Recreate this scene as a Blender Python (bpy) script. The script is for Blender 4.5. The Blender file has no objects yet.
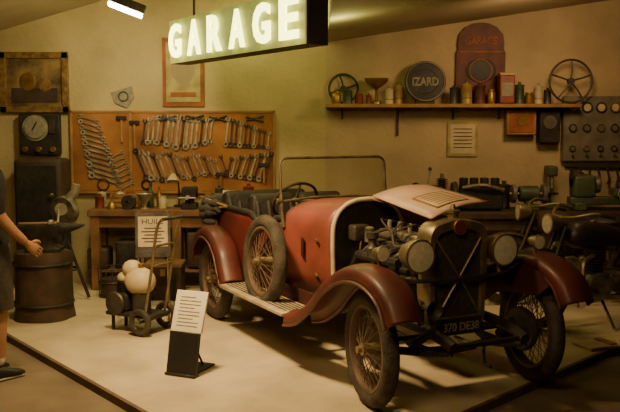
import bpy, bmesh, math, random
from mathutils import Vector as V, Matrix
random.seed(7)
PI=math.pi
# ---------------------------------------------------------------- materials
def M(name,col,rough=.55,metal=0.,var=.2,scale=6.,bump=0.,bscale=40.,emis=None,es=0.,col2=None,coat=0.):
    m=bpy.data.materials.new(name); m.use_nodes=True
    nt=m.node_tree; b=nt.nodes['Principled BSDF']
    tc=nt.nodes.new('ShaderNodeTexCoord'); n=nt.nodes.new('ShaderNodeTexNoise')
    n.inputs['Scale'].default_value=scale; n.inputs['Detail'].default_value=6
    nt.links.new(tc.outputs['Object'],n.inputs['Vector'])
    r=nt.nodes.new('ShaderNodeValToRGB'); r.color_ramp.elements[0].position=.35; r.color_ramp.elements[1].position=.65
    c1=[c*(1-var) for c in col]; c2=col2 or [min(1,c*(1+var)) for c in col]
    r.color_ramp.elements[0].color=(*c1,1); r.color_ramp.elements[1].color=(*c2,1)
    nt.links.new(n.outputs['Fac'],r.inputs['Fac']); nt.links.new(r.outputs['Color'],b.inputs['Base Color'])
    b.inputs['Roughness'].default_value=rough; b.inputs['Metallic'].default_value=metal
    if coat: b.inputs['Coat Weight'].default_value=coat; b.inputs['Coat Roughness'].default_value=.25
    if bump:
        n2=nt.nodes.new('ShaderNodeTexNoise'); n2.inputs['Scale'].default_value=bscale; n2.inputs['Detail'].default_value=4
        nt.links.new(tc.outputs['Object'],n2.inputs['Vector'])
        bp=nt.nodes.new('ShaderNodeBump'); bp.inputs['Strength'].default_value=bump; bp.inputs['Distance'].default_value=.02
        nt.links.new(n2.outputs['Fac'],bp.inputs['Height']); nt.links.new(bp.outputs['Normal'],b.inputs['Normal'])
    if emis:
        b.inputs['Emission Color'].default_value=(*emis,1); b.inputs['Emission Strength'].default_value=es
    return m
wallm=M('plaster_wall',(.50,.40,.21),.9,0,.14,1.6,.4,25)
wallr_shaded=M('plaster_wall_right_shaded',(.46,.35,.21),.9,0,.16,1.6,.4,25)  # same plaster, darker: the shading at the wall corner is put into the colour
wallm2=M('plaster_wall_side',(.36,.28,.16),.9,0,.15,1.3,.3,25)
ceilm=M('ceiling_plaster',(.42,.33,.20),.9,0,.15,1.0,.2,20)
floorm=M('concrete_floor',(.50,.41,.26),.75,0,.2,1.8,.25,50)
floor2=M('dark_floor',(.17,.13,.08),.8,0,.25,2.2,.2,50)
edgem=M('platform_edge',(.11,.075,.04),.7)
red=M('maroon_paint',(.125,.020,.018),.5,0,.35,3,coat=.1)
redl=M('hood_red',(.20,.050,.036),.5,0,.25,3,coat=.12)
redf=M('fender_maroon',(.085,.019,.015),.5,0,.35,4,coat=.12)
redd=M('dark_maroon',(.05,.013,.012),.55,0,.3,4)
spoke=M('dusty_spokes',(.13,.085,.055),.6,.2,.3,8)
black=M('black_paint',(.016,.014,.012),.5)
tyre=M('tyre_rubber',(.050,.040,.028),.9,0,.4,10,.4,60)
leather=M('black_leather',(.024,.019,.015),.55,0,.3,8,.3,30)
canvas=M('folded_canvas',(.07,.062,.05),.9,0,.3,9,.4,50)
nickel=M('aged_nickel',(.30,.235,.135),.45,.75,.3,8)
steel=M('tool_steel',(.40,.36,.27),.45,.5,.35,10)
dsteel=M('dark_steel',(.07,.06,.048),.5,.5,.4,8,.2,40)
iron=M('cast_iron',(.034,.029,.024),.6,.3,.4,8,.3,30)
alu=M('dull_aluminium',(.18,.155,.11),.5,.5,.5,14,.3,40)
boardm=M('running_board',(.40,.33,.21),.55,.1,.25,8)
cream=M('cream_paint',(.56,.46,.28),.5,0,.15,8)
white=M('white_card',(.68,.62,.46),.7,0,.05,5)
dimw=M('faded_lettering',(.27,.24,.17),.7,0,.2,20)
ink=M('ink',(.05,.04,.03),.7)
wood=M('bench_wood',(.19,.095,.04),.7,0,.35,5,.3,20)
dwood=M('dark_wood',(.055,.032,.018),.7,0,.35,6,.3,20)
lwood=M('shelf_wood',(.34,.18,.065),.6,0,.25,5,.2,20)
pegm=M('pegboard_brown',(.30,.11,.035),.8,0,.35,1.6,.15,60,col2=(.48,.20,.07))
gold=M('gilt_frame',(.24,.14,.045),.55,.3,.4,20,.4,40)
brass=M('brass',(.36,.22,.06),.4,.75,.3,8)
green=M('machine_green',(.07,.09,.05),.5,0,.25,6)
grey=M('machine_grey',(.15,.135,.10),.5,.2,.3,6)
lgrey=M('panel_grey',(.22,.195,.15),.45,.3,.25,6)
redsign=M('red_sign',(.10,.022,.015),.6,0,.4,8)
bluesign=M('dark_sign',(.035,.036,.036),.6,0,.3,8)
poster=M('poster_paper',(.42,.34,.13),.8,0,.3,7,col2=(.5,.42,.17))
posterred=M('poster_red',(.30,.10,.04),.8,0,.3,7)
paint1=M('oil_painting',(.13,.08,.035),.6,0,.6,5,col2=(.34,.22,.09))
gtin=M('green_tin',(.05,.085,.04),.45,.1,.3,10)
rtin=M('red_tin',(.20,.04,.022),.45,.1,.3,10)
ytin=M('yellow_tin',(.33,.21,.06),.45,.1,.3,10)
panelm=M('hood_panel',(.60,.40,.29),.4,0,.1,4)
skin=M('skin',(.36,.18,.10),.6,0,.1,10)
shirt=M('black_tshirt',(.014,.013,.013),.9,0,.3,20,.3,30)
shorts=M('shorts',(.045,.038,.026),.9,0,.2,20,.3,30)
hair=M('hair',(.03,.02,.012),.7,0,.3,30,.5,60)
sock=M('sock',(.6,.55,.48),.9)
shoe=M('shoe',(.015,.014,.014),.5)
lens=M('lamp_lens',(.52,.42,.23),.15,.2,.15,30,emis=(1,.75,.35),es=.04)
signem=M('sign_tube_glow',(.95,1,.5),.5,emis=(.98,1.,.24),es=6.5)
signface=M('sign_face_glow',(.20,.19,.06),.5,0,.3,10,emis=(.8,.85,.16),es=.30)  # faint emission stands in for tube light scattered over the housing face
lampem=M('lamp_glow',(1,1,.9),.5,emis=(1.,.97,.75),es=25.)
core=M('radiator_core',(.06,.048,.03),.6,.3,.4,60,.8,120)
gl=bpy.data.materials.new('windscreen_glass'); gl.use_nodes=True
nt=gl.node_tree; nt.nodes.clear()
o=nt.nodes.new('ShaderNodeOutputMaterial'); mx=nt.nodes.new('ShaderNodeMixShader'); t=nt.nodes.new('ShaderNodeBsdfTransparent'); g=nt.nodes.new('ShaderNodeBsdfGlossy')
t.inputs[0].default_value=(.84,.84,.78,1); g.inputs['Roughness'].default_value=.12; g.inputs[0].default_value=(.8,.78,.6,1); mx.inputs[0].default_value=.14
nt.links.new(t.outputs[0],mx.inputs[1]); nt.links.new(g.outputs[0],mx.inputs[2]); nt.links.new(mx.outputs[0],o.inputs[0])

# ---------------------------------------------------------------- mesh builder
def smooth(pts,n=6):
    pts=[V(p) for p in pts]; out=[]
    for i in range(len(pts)-1):
        p0=pts[max(i-1,0)];p1=pts[i];p2=pts[i+1];p3=pts[min(i+2,len(pts)-1)]
        for k in range(n):
            t=k/n
            out.append(.5*((2*p1)+(p2-p0)*t+(2*p0-5*p1+4*p2-p3)*t*t+(3*p1-p0-3*p2+p3)*t**3))
    out.append(pts[-1]); return out
class B:
    def __init__(s,name): s.n=name;s.v=[];s.f=[];s.m=[];s.mats=[];s.M=Matrix.Identity(4)
    def at(s,loc=(0,0,0),rz=0,rx=0,ry=0):
        s.M=Matrix.Translation(loc)@Matrix.Rotation(rz,4,'Z')@Matrix.Rotation(ry,4,'Y')@Matrix.Rotation(rx,4,'X'); return s
    def add(s,vs,fs,m):
        o=len(s.v); s.v+=[s.M@V(p) for p in vs]
        if m not in s.mats: s.mats.append(m)
        k=s.mats.index(m)
        for f in fs: s.f.append([i+o for i in f]); s.m.append(k)
    def box(s,c,sz,m,rot=(0,0,0),bev=None):
        bm=bmesh.new(); bmesh.ops.create_cube(bm,size=1)
        bmesh.ops.scale(bm,vec=sz,verts=bm.verts)
        bv=min(sz)*.12 if bev is None else bev
        if bv>0: bmesh.ops.bevel(bm,geom=bm.edges[:],offset=min(bv,min(sz)*.45),segments=1 if bv<.015 else 3,affect='EDGES',profile=.5)
        R=Matrix.Translation(c)@Matrix.Rotation(rot[2],4,'Z')@Matrix.Rotation(rot[1],4,'Y')@Matrix.Rotation(rot[0],4,'X')
        bm.verts.index_update()
        s.add([R@v.co for v in bm.verts],[[v.index for v in f.verts] for f in bm.faces],m); bm.free()
    def lathe(s,prof,c,axis,m,seg=24):
        a=V(axis).normalized(); u=a.orthogonal().normalized(); w=a.cross(u); c=V(c)
        vs=[];fs=[];n=len(prof)
        for i in range(seg):
            t=2*PI*i/seg; d=u*math.cos(t)+w*math.sin(t)
            for r,h in prof: vs.append(c+a*h+d*r)
        for i in range(seg):
            j=(i+1)%seg
            for k in range(n-1): fs.append([i*n+k,j*n+k,j*n+k+1,i*n+k+1])
        s.add(vs,fs,m)
    def cyl(s,p1,p2,r,m,r2=None,seg=16):
        p1=V(p1);p2=V(p2);h=(p2-p1).length; r2=r if r2 is None else r2
        e=min(r,r2,h)*.1
        s.lathe([(0,0),(r-e,0),(r,e),(r2,h-e),(r2-e,h),(0,h)],p1,p2-p1,m,seg)
    def tube(s,pts,r,m,seg=8,flat=1.,cap=True):
        pts=[V(p) for p in pts]; n=len(pts)
        rs=r if isinstance(r,(list,tuple)) else [r]*n
        T=[(pts[min(i+1,n-1)]-pts[max(i-1,0)]).normalized() for i in range(n)]
        u=T[0].orthogonal().normalized(); rings=[]
        for i in range(n):
            u=(u-T[i]*u.dot(T[i])); 
            if u.length<1e-6: u=T[i].orthogonal()
            u.normalize(); w=T[i].cross(u)
            rings.append([pts[i]+(u*math.cos(2*PI*k/seg)+w*math.sin(2*PI*k/seg)*flat)*rs[i] for k in range(seg)])
        s.loft(rings,m,cap)
    def loft(s,rings,m,cap=True,closed=True):
        n=len(rings[0]); vs=[p for r in rings for p in r]; fs=[]
        for i in range(len(rings)-1):
            for k in range(n if closed else n-1):
                j=(k+1)%n; fs.append([i*n+k,i*n+j,(i+1)*n+j,(i+1)*n+k])
        if cap: fs.append(list(range(n))); fs.append([(len(rings)-1)*n+k for k in range(n)])
        s.add(vs,fs,m)
    def torus(s,c,axis,R,r,m,seg=32,sg=10):
        prof=[(R+r*math.cos(2*PI*k/sg),r*math.sin(2*PI*k/sg)) for k in range(sg+1)]
        s.lathe(prof,c,axis,m,seg)
    def sph(s,c,r,m,seg=16):
        r=(r,r,r) if not isinstance(r,(tuple,list)) else r; vs=[];fs=[];n=seg//2+1
        for i in range(seg):
            for k in range(n):
                t=2*PI*i/seg;p=PI*k/(n-1)
                vs.append((c[0]+r[0]*math.sin(p)*math.cos(t),c[1]+r[1]*math.sin(p)*math.sin(t),c[2]+r[2]*math.cos(p)))
        for i in range(seg):
            j=(i+1)%seg
            for k in range(n-1): fs.append([i*n+k,j*n+k,j*n+k+1,i*n+k+1])
        s.add(vs,fs,m)
    def prism(s,poly,d,m,plane='xz',off=0):
        def P(a,b,c): return (a,c,b) if plane=='xz' else ((a,b,c) if plane=='xy' else (c,a,b))
        s.loft([[P(a,b,off) for a,b in poly],[P(a,b,off+d) for a,b in poly]],m)
    def text(s,body,size,m,c,rz=0,rx=PI/2,ext=.002,w=None,h=None,bold=0):
        cu=bpy.data.curves.new('t','FONT'); cu.body=body; cu.size=size; cu.extrude=ext; cu.offset=bold
        cu.align_x='CENTER'; cu.align_y='CENTER'; cu.resolution_u=3
        ob=bpy.data.objects.new('t',cu); bpy.context.scene.collection.objects.link(ob)
        dg=bpy.context.evaluated_depsgraph_get(); me=bpy.data.meshes.new_from_object(ob.evaluated_get(dg))
        vs=[v.co.copy() for v in me.vertices]; fs=[list(p.vertices) for p in me.polygons]
        bpy.data.objects.remove(ob)
        if not vs: return
        x0=min(v.x for v in vs);x1=max(v.x for v in vs);y0=min(v.y for v in vs);y1=max(v.y for v in vs)
        sx=w/(x1-x0) if w else 1; sy=h/(y1-y0) if h else 1
        R=Matrix.Translation(c)@Matrix.Rotation(rz,4,'Z')@Matrix.Rotation(rx,4,'X')
        s.add([R@V(((v.x-(x0+x1)/2)*sx,(v.y-(y0+y1)/2)*sy,v.z)) for v in vs],fs,m)
    def done(s,parent=None,loc=None,rz=0,solid=0,ang=38,sub=0):
        me=bpy.data.meshes.new(s.n); vs=s.v; off=V((0,0,0))
        if loc is None and parent is None:
            xs=[v.x for v in vs];ys=[v.y for v in vs];zs=[v.z for v in vs]
            off=V(((min(xs)+max(xs))/2,(min(ys)+max(ys))/2,min(zs)))
        me.from_pydata([v-off for v in vs],[],s.f)
        for m in s.mats: me.materials.append(m)
        for p,k in zip(me.polygons,s.m): p.material_index=k; p.use_smooth=True
        bm=bmesh.new(); bm.from_mesh(me); bmesh.ops.remove_doubles(bm,verts=bm.verts,dist=2e-5)
        bmesh.ops.recalc_face_normals(bm,faces=bm.faces); bm.to_mesh(me); bm.free()
        me.set_sharp_from_angle(angle=math.radians(ang))
        ob=bpy.data.objects.new(s.n,me); bpy.context.scene.collection.objects.link(ob)
        ob.location=off if loc is None else loc; ob.rotation_euler[2]=rz
        if parent: ob.parent=parent; 
        if solid: md=ob.modifiers.new('sol','SOLIDIFY'); md.thickness=solid; md.offset=0
        return ob
def empty(name,loc,rz=0):
    e=bpy.data.objects.new(name,None); bpy.context.scene.collection.objects.link(e); e.location=loc; e.rotation_euler[2]=rz; e.empty_display_size=.2; return e

# ---------------------------------------------------------------- room
YL=9.30; YR=9.30; XS=.17
b=B('floor'); b.box((0,3.85,-.10),(9.2,10.9,.10),floor2,bev=0); b.done()
b=B('floor_platform'); poly=[(-.117,3.88),(4.56,8.87),(4.56,YR-.005),(-4.37,YR-.005),(-2.33,6.7)]
b.prism(poly,.05,floorm,'xy',-.05); b.done(ang=20)
b=B('trim_1')
for p,q in (((-.117,3.88),(-4.32,9.24)),((-.117,3.88),(4.5,8.79))):
    p=V((*p,0));q=V((*q,0));d=(q-p).normalized();n=V((d.y,-d.x,0))
    if n.y>0:n=-n
    b.loft([[p+n*.0+V((0,0,-.05)),p+n*.03+V((0,0,-.05)),p+n*.03+V((0,0,.004)),p+V((0,0,.004)),],[q+V((0,0,-.05)),q+n*.03+V((0,0,-.05)),q+n*.03+V((0,0,.004)),q+V((0,0,.004))]],edgem)
b.done()
b=B('wall_back'); b.box(((XS-4.6)/2,YL+.06,1.62),(4.6+XS,.12,3.34),wallm,bev=0)
b.box(((XS+4.6)/2,YR+.06,1.62),(4.6-XS,.12,3.34),wallr_shaded,bev=0); b.done()
b=B('wall_left'); b.box((-4.65,3.85,1.62),(.1,11.0,3.34),wallm2,bev=0); b.done()
b=B('wall_right'); b.box((4.65,3.85,1.62),(.1,11.0,3.34),wallm2,bev=0); b.done()
b=B('wall_front'); b.box((0,-1.6,1.62),(9.2,.1,3.34),wallm2,bev=0); b.done()
b=B('ceiling')
prof=[(-4.6,2.38),(-2.25,3.06),(-2.2,3.25),(XS,3.25),(XS,2.62),(4.6,3.27)]
top=[(4.6,3.45),(-4.6,3.45)]
b.prism(prof+top,10.9,ceilm,'xz',-1.6); b.done(ang=20)

# ---------------------------------------------------------------- garage sign
sg=empty('garage_sign',(-.711,7.5,2.33),math.atan2(-.835,.551))
b=B('housing'); b.box((0,.11,.21),(2.46,.20,.42),black,bev=.004); b.box((0,.004,.21),(2.455,.012,.415),signface,bev=0)
for x in(-.9,.9): b.cyl((x,.11,.41),(x,.11,.918),.012,dsteel,seg=8)
b.done(parent=sg)
b=B('letters')
for i,ch in enumerate('GARAGE'):
    b.text(ch,.4,signem,(-1.04+i*.416,-.030,.21),ext=.010,w=.265,h=.325,bold=.012)
b.done(parent=sg)
b=B('flood_lamp'); b.at((-1.69,7.9,2.77),rz=.2,ry=.35); b.box((0,0,.06),(.34,.18,.08),dsteel); b.box((0,0,.006),(.32,.16,.03),lampem); b.M=Matrix.Identity(4)
b.cyl((-1.69,7.9,2.85),(-1.69,7.9,3.248),.012,dsteel,seg=8); b.done()

# ---------------------------------------------------------------- wall items left
b=B('framed_painting'); b.box((-2.98,YL-.02,2.19),(.62,.02,.52),paint1)
for c,s_ in (((-2.98,YL-.03,2.48),(.74,.05,.07)),((-2.98,YL-.03,1.90),(.74,.05,.07)),((-3.315,YL-.03,2.19),(.07,.05,.65)),((-2.645,YL-.03,2.19),(.07,.05,.65))): b.box(c,s_,gold)
b.box((-2.98,YL-.033,2.05),(.50,.004,.16),dwood); b.sph((-3.05,YL-.035,2.20),(.09,.005,.10),brass); b.sph((-2.86,YL-.035,2.16),(.07,.005,.07),gold); b.done()
b=B('gauge_board'); yg=YL-.02; b.box((-2.92,yg-.04,1.63),(.44,.08,.44),iron)
b.lathe([(0,.02),(.11,.02),(.12,0),(.14,0),(.14,-.02)],(-2.96,yg-.09,1.70),(0,-1,0),dimw); b.box((-2.96,yg-.115,1.72),(.015,.01,.10),ink,rot=(0,.5,0))
for x in(-3.07,-2.92,-2.77): b.cyl((x,yg-.08,1.47),(x,yg-.12,1.47),.03,brass)
b.box((-2.78,yg-.09,1.72),(.06,.02,.16),dsteel); b.done()
b=B('tool_cabinet'); b.box((-2.86,YL-.22,.70),(.50,.38,1.36),dwood); b.box((-2.86,YL-.42,1.0),(.42,.02,.62),iron); b.box((-2.86,YL-.42,.38),(.42,.02,.52),iron)
b.cyl((-2.70,YL-.43,1.0),(-2.70,YL-.47,1.0),.02,brass); b.cyl((-2.70,YL-.43,.42),(-2.70,YL-.47,.42),.02,brass)
for x in(-3.06,-2.66):
    for y in(-.08,-.36): b.box((x,YL+y,.026),(.05,.05,.05),dwood)
b.done()
b=B('wall_poster'); b.box((-1.37,YL-.012,2.30),(.45,.02,.74),posterred); b.box((-1.37,YL-.025,2.30),(.37,.01,.64),poster); b.sph((-1.37,YL-.032,2.34),(.13,.004,.17),wallm2); b.box((-1.37,YL-.033,2.06),(.28,.004,.05),posterred); b.done()
b=B('enamel_shield_sign'); b.at((-2.02,YL-.02,2.03),ry=-.3); b.prism([(-.12,.09),(.12,.09),(.11,-.03),(0,-.12),(-.11,-.03)],.015,dimw); b.torus((0,-.002,.01),(0,1,0),.05,.008,dsteel,sg=6); b.done()

# pegboard with tools
tb=empty('tool_pegboard',(0,0,0))
b=B('board'); b.box((-1.49,YL-.03,1.44),(2.18,.03,.85),pegm)
for z in(1.0,1.875): b.box((-1.49,YL-.035,z),(2.22,.04,.025),lwood)
for x in(-2.59,-1.95,-.39): b.box((x,YL-.035,1.44),(.025,.04,.9),lwood)
b.done(parent=tb)
def wrench(b,x,z,L,a,m=steel,ring=False):
    b.at((x,YL-.062,z),ry=a); w=L*.09
    b.prism([(-w*.5,-L/2),(w*.5,-L/2),(w*.42,0),(w*.5,L/2),(-w*.5,L/2),(-w*.42,0)],.01,m)
    for sgn in(-1,1):
        R=L*.09+.008; c=sgn*(L/2+R*.6)
        if ring and sgn<0: b.torus((0,.005,c),(0,1,0),R*.8,R*.35,m,seg=12,sg=6)
        else:
            pts=[];a0=.55
            for k in range(9):
                t=a0+(2*PI-2*a0)*k/8; pts.append((math.sin(t)*R,math.cos(t)*R*sgn+c))
            for k in range(8,-1,-1):
                t=a0+(2*PI-2*a0)*k/8; pts.append((math.sin(t)*R*.45,math.cos(t)*R*.45*sgn+c))
            b.prism(pts,.012,m)
    b.M=Matrix.Identity(4)
b=B('wrenches')
for i in range(12): wrench(b,-2.40+.016*i,1.80-.060*i,.17+.010*i,PI/2+.28,steel,i%2)
for i in range(15): wrench(b,-1.80+.052*i,1.66+.02*math.sin(i*.5),.12+.012*(14-abs(i-7)),.12,steel if i%4 else dsteel,i%2)
for i in range(16): wrench(b,-1.84+.060*i,1.31-.012*(i%5),.27-.008*i,-.35,steel if i%3 else dsteel,i%2)
for i in range(10): wrench(b,-.90+.05*i,1.66-.01*i,.24-.012*i,.1,dsteel if i%3 else steel,1)
for i in range(9): wrench(b,-.88+.052*i,1.28,.16+.012*i,.3,steel if i%2 else dsteel,1)
for i in range(7): wrench(b,-2.12+.02*i,1.40-.055*i,.14,PI/2-.5,steel,0)
b.done(parent=tb)
b=B('hammers_and_pliers')
for x,z,L in((-1.90,1.62,.28),(-2.04,1.68,.26),(-.50,1.20,.2),(-.97,1.12,.16)):
    b.cyl((x,YL-.065,z-L/2),(x,YL-.065,z+L/2),.013,lwood,seg=8); b.box((x,YL-.065,z+L/2),(.11,.035,.04),iron)
for x,z in((-1.55,1.80),(-1.25,1.81),(-1.0,1.80),(-.6,1.80)):
    b.at((x,YL-.06,z)); b.tube([(-.09,0,.02),(0,0,0),(.1,0,.03)],.011,dsteel); b.tube([(-.09,0,-.02),(0,0,0),(.1,0,-.03)],.011,dsteel); b.sph((-.01,0,0),.02,dsteel,8)
b.M=Matrix.Identity(4)
b.torus((-2.25,YL-.06,1.09),(0,1,0),.06,.008,dsteel); b.torus((-1.78,YL-.06,1.09),(0,1,0),.05,.01,iron)
b.done(parent=tb)

# ---------------------------------------------------------------- benches
def bench(name,x0,x1,y0,y1,z,mat,drawers=True):
    b=B(name); cx=(x0+x1)/2; cy=(y0+y1)/2
    b.box((cx,cy,z-.035),(x1-x0,y1-y0,.07),mat,bev=.008)
    for x in(x0+.07,cx,x1-.07):
        for y in(y0+.06,y1-.06): b.box((x,y,(z-.07)/2+.002),(.09,.09,z-.07),mat,bev=.006)
    b.box((cx,y0+.06,z-.13),(x1-x0-.14,.03,.12),mat); b.box((cx,cy,.20),(x1-x0-.1,y1-y0-.1,.03),mat)
    if drawers:
        for i in range(3):
            xx=cx+.22+i*.27; b.box((xx,cy,.42),(.24,.34,.38),dwood); b.cyl((xx,cy-.17,.45),(xx,cy-.20,.45),.018,brass)
        for xx,h in((cx-.85,.22),(cx-.55,.3),(cx-.25,.18)): b.box((xx,cy,.215+h/2),(.22,.28,h),dwood if h<.25 else iron)
    b.done()
bench('workbench',-2.32,-.47,8.80,YL-.07,.85,wood)
bench('machine_bench',.95,3.9,8.62,YR-.02,.84,dwood,False)
def can(name,x,y,z,r,h,m,cap=dsteel):
    b=B(name); b.lathe([(0,0),(r,0),(r,.01),(r*.96,.015),(r*.96,h-.015),(r,h-.01),(r,h),(r*.5,h+r*.15),(r*.3,h+r*.2),(r*.3,h+r*.45),(0,h+r*.45)],(x,y,z),(0,0,1),m); b.lathe([(0,h+r*.42),(r*.34,h+r*.42),(r*.34,h+r*.6),(0,h+r*.6)],(x,y,z),(0,0,1),cap); b.torus((x,y,z+h*.3),(0,0,1),r*.965,.003,cap,seg=20,sg=6); b.done()
def oilcan(name,x,y,z,r,m):
    b=B(name); b.lathe([(0,0),(r,0),(r,r*.6),(r*.75,r*1.2),(r*.15,r*1.7),(r*.12,r*2.1),(0,r*2.1)],(x,y,z),(0,0,1),m)
    b.tube([(x,y,z+r*2),(x+r*.4,y,z+r*3),(x+r*1.6,y,z+r*3.8)],[r*.12,r*.09,r*.04],m); b.tube(smooth([(x-r*.9,y,z+r*.5),(x-r*1.6,y,z+r*1.2),(x-r*1.2,y,z+r*2),(x-r*.2,y,z+r*1.8)]),r*.07,m); b.done()
def bottle(name,x,y,z,r,h,m):
    b=B(name); b.lathe([(0,0),(r,0),(r,h*.6),(r*.35,h*.75),(r*.3,h*.95),(r*.38,h*.95),(r*.38,h),(0,h)],(x,y,z),(0,0,1),m); b.done()
def jar(name,x,y,z,r,h,m):
    b=B(name); b.lathe([(0,0),(r*.9,0),(r,h*.15),(r,h*.75),(r*.8,h*.85),(r*.85,h*.86),(r*.85,h),(0,h)],(x,y,z),(0,0,1),m); b.done()
zb=.851
b=B('bench_vise'); b.at((-1.27,8.95,zb)); b.box((0,0,.03),(.16,.2,.06),iron); b.cyl((0,0,.05),(0,0,.12),.05,iron); b.box((0,.06,.17),(.15,.08,.12),iron,bev=.01); b.box((0,-.06,.17),(.15,.05,.12),iron,bev=.01); b.cyl((0,-.06,.13),(0,-.22,.13),.02,steel); b.cyl((-.09,-.2,.13),(.09,-.2,.13),.008,steel,seg=8); b.done()
can('paint_can',-2.24,9.02,zb,.05,.12,rtin); can('paint_can',-2.25,9.16,zb,.05,.15,cream); oilcan('oil_can',-2.08,8.88,zb,.05,brass)
b=B('wooden_crate'); b.at((-1.98,9.11,zb))
for z in(.03,.08,.13): b.box((0,-.09,z),(.3,.012,.04),lwood); b.box((0,.09,z),(.3,.012,.04),lwood); b.box((.145,0,z),(.012,.18,.04),lwood); b.box((-.145,0,z),(.012,.18,.04),lwood)
b.box((0,0,.008),(.29,.18,.014),lwood); b.sph((.05,0,.12),(.07,.06,.05),rtin); b.sph((-.07,.01,.12),(.06,.06,.05),cream); b.done()
bottle('glass_bottle',-1.72,9.12,zb,.035,.26,gtin); bottle('glass_bottle',-1.63,9.16,zb,.03,.22,brass); jar('glass_jar',-1.56,8.98,zb,.045,.13,cream); jar('glass_jar',-1.10,9.15,zb,.05,.15,ytin)
can('oil_tin',-.98,9.16,zb,.05,.2,gtin); can('oil_tin',-.66,9.1,zb,.06,.22,rtin); oilcan('oil_can',-.55,8.92,zb,.04,dsteel)
b=B('funnel'); b.lathe([(.09,.16),(.02,.06),(.012,0),(.016,0),(.024,.06),(.094,.16),(.09,.16)],(-1.74,8.92,zb),(0,0,1),steel); b.lathe([(0,.0),(.05,.0),(.05,.01),(0,.012)],(-1.74,8.92,zb),(0,0,1),steel); b.done()
b=B('rag_heap'); b.at((-.70,8.90,zb)); b.sph((0,0,.025),(.07,.05,.025),canvas,12); b.sph((-.03,.01,.04),(.035,.03,.025),canvas,10); b.done()
b=B('steel_gear'); b.at((-1.05,8.90,zb)); b.lathe([(.02,0),(.05,0),(.05,.03),(.02,.03),(.02,0)],(0,0,0),(0,0,1),alu)
for k in range(14): a=2*PI*k/14; b.box((.054*math.cos(a),.054*math.sin(a),.015),(.014,.010,.028),alu,rot=(0,0,a))
b.done()
b=B('cast_pulley'); b.at((-1.90,8.88,zb+.075)); b.lathe([(.02,-.03),(.075,-.03),(.06,0),(.075,.03),(.02,.03),(.02,-.03)],(0,0,0),(.2,1,0),dsteel,20); b.done()
b=B('place_card'); b.box((-.86,8.93,zb+.11),(.12,.008,.17),white,rot=(-.2,0,0)); b.box((-.86,8.95,zb+.012),(.1,.07,.022),dwood); b.done()
b=B('bench_lamp'); b.cyl((-1.42,9.17,zb),(-1.42,9.17,zb+.02),.055,iron); b.tube(smooth([(-1.42,9.17,zb+.02),(-1.42,9.16,zb+.25),(-1.46,9.08,zb+.36)]),.008,iron); b.lathe([(.07,-.07),(.03,0),(.0,.02),(.0,.015),(.026,-.002),(.066,-.07),(.07,-.07)],(-1.46,9.06,zb+.35),(0,.3,1),cream); b.done()

# ---------------------------------------------------------------- forge blower, anvil
b=B('forge_blower'); b.at((-2.42,8.35,0.008))
for a in(0,2.1,4.2): b.tube([(.22*math.cos(a),.22*math.sin(a),0.012),(.05*math.cos(a),.05*math.sin(a),.5),(0,0,.62)],[.018,.016,.02],iron)
b.cyl((0,0,.5),(0,0,.72),.03,iron); b.lathe([(0,-.05),(.13,-.05),(.15,-.02),(.15,.02),(.13,.05),(0,.05)],(0,0,.88),(0.3,1,0),alu)
b.tube([(.05,0,1.0),(.10,0,1.06),(.12,0,1.14)],[.05,.045,.04],steel); b.lathe([(0,0),(.06,0),(.06,.03),(0,.03)],(-.02,-.06,.9),(0.3,-1,0),steel)
b.tube([(-.03,-.1,.9),(-.03,-.14,.78),(-.03,-.2,.78)],.012,steel); b.cyl((-.03,-.19,.78),(-.03,-.29,.78),.018,lwood); b.torus((0,0,.3),(0,0,1),.115,.012,iron); b.done()
b=B('tree_stump'); 
rings=[]
for z,k in((0,1.06),(.1,1.0),(.35,.97),(.56,.99),(.60,.95)):
    rings.append([(-2.40+.25*k*(1+.04*math.sin(5*t)+.03*math.sin(9*t))*math.cos(t),7.55+.25*k*(1+.04*math.sin(5*t))*math.sin(t),z) for t in [2*PI*i/28 for i in range(28)]])
b.loft(rings,dwood); b.torus((-2.40,7.55,.5),(0,0,1),.258,.012,iron,sg=6); b.torus((-2.40,7.55,.14),(0,0,1),.262,.012,iron,sg=6); b.done()
b=B('anvil'); b.at((-2.38,7.55,.601),rz=.1)
b.loft([[( x*w,y*d,z) for x,y in((-1,-1),(1,-1),(1,1),(-1,1))] for z,w,d in((0,.15,.11),(.03,.15,.11),(.06,.09,.07),(.12,.075,.06),(.155,.13,.07),(.235,.15,.07))],iron)
b.tube([(.12,0,.205),(.22,0,.21),(.30,0,.222),(.36,0,.235)],[.055,.045,.025,.006],iron,12); b.box((-.19,0,.215),(.12,.11,.04),iron); b.done()
b=B('hammer'); b.at((-2.47,7.54,.840)); b.cyl((-.12,-.03,.012),(.14,.02,.012),.012,lwood,seg=8); b.box((.15,.02,.022),(.035,.1,.035),steel,rot=(0,0,.15)); b.done()
b=B('wire_basket'); b.at((-2.0,8.50,0.006)); 
for z in(.01,.15,.29): b.torus((0,0,z),(0,0,1),.13+.05*z,.006,dsteel,seg=20,sg=5)
for i in range(14): a=2*PI*i/14; b.cyl((.13*math.cos(a),.13*math.sin(a),.0),(.145*math.cos(a),.145*math.sin(a),.29),.004,dsteel,seg=5)
b.lathe([(0,.01),(.12,.01),(.12,.18),(0,.2)],(0,0,0),(0,0,1),dwood); b.done()

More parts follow.
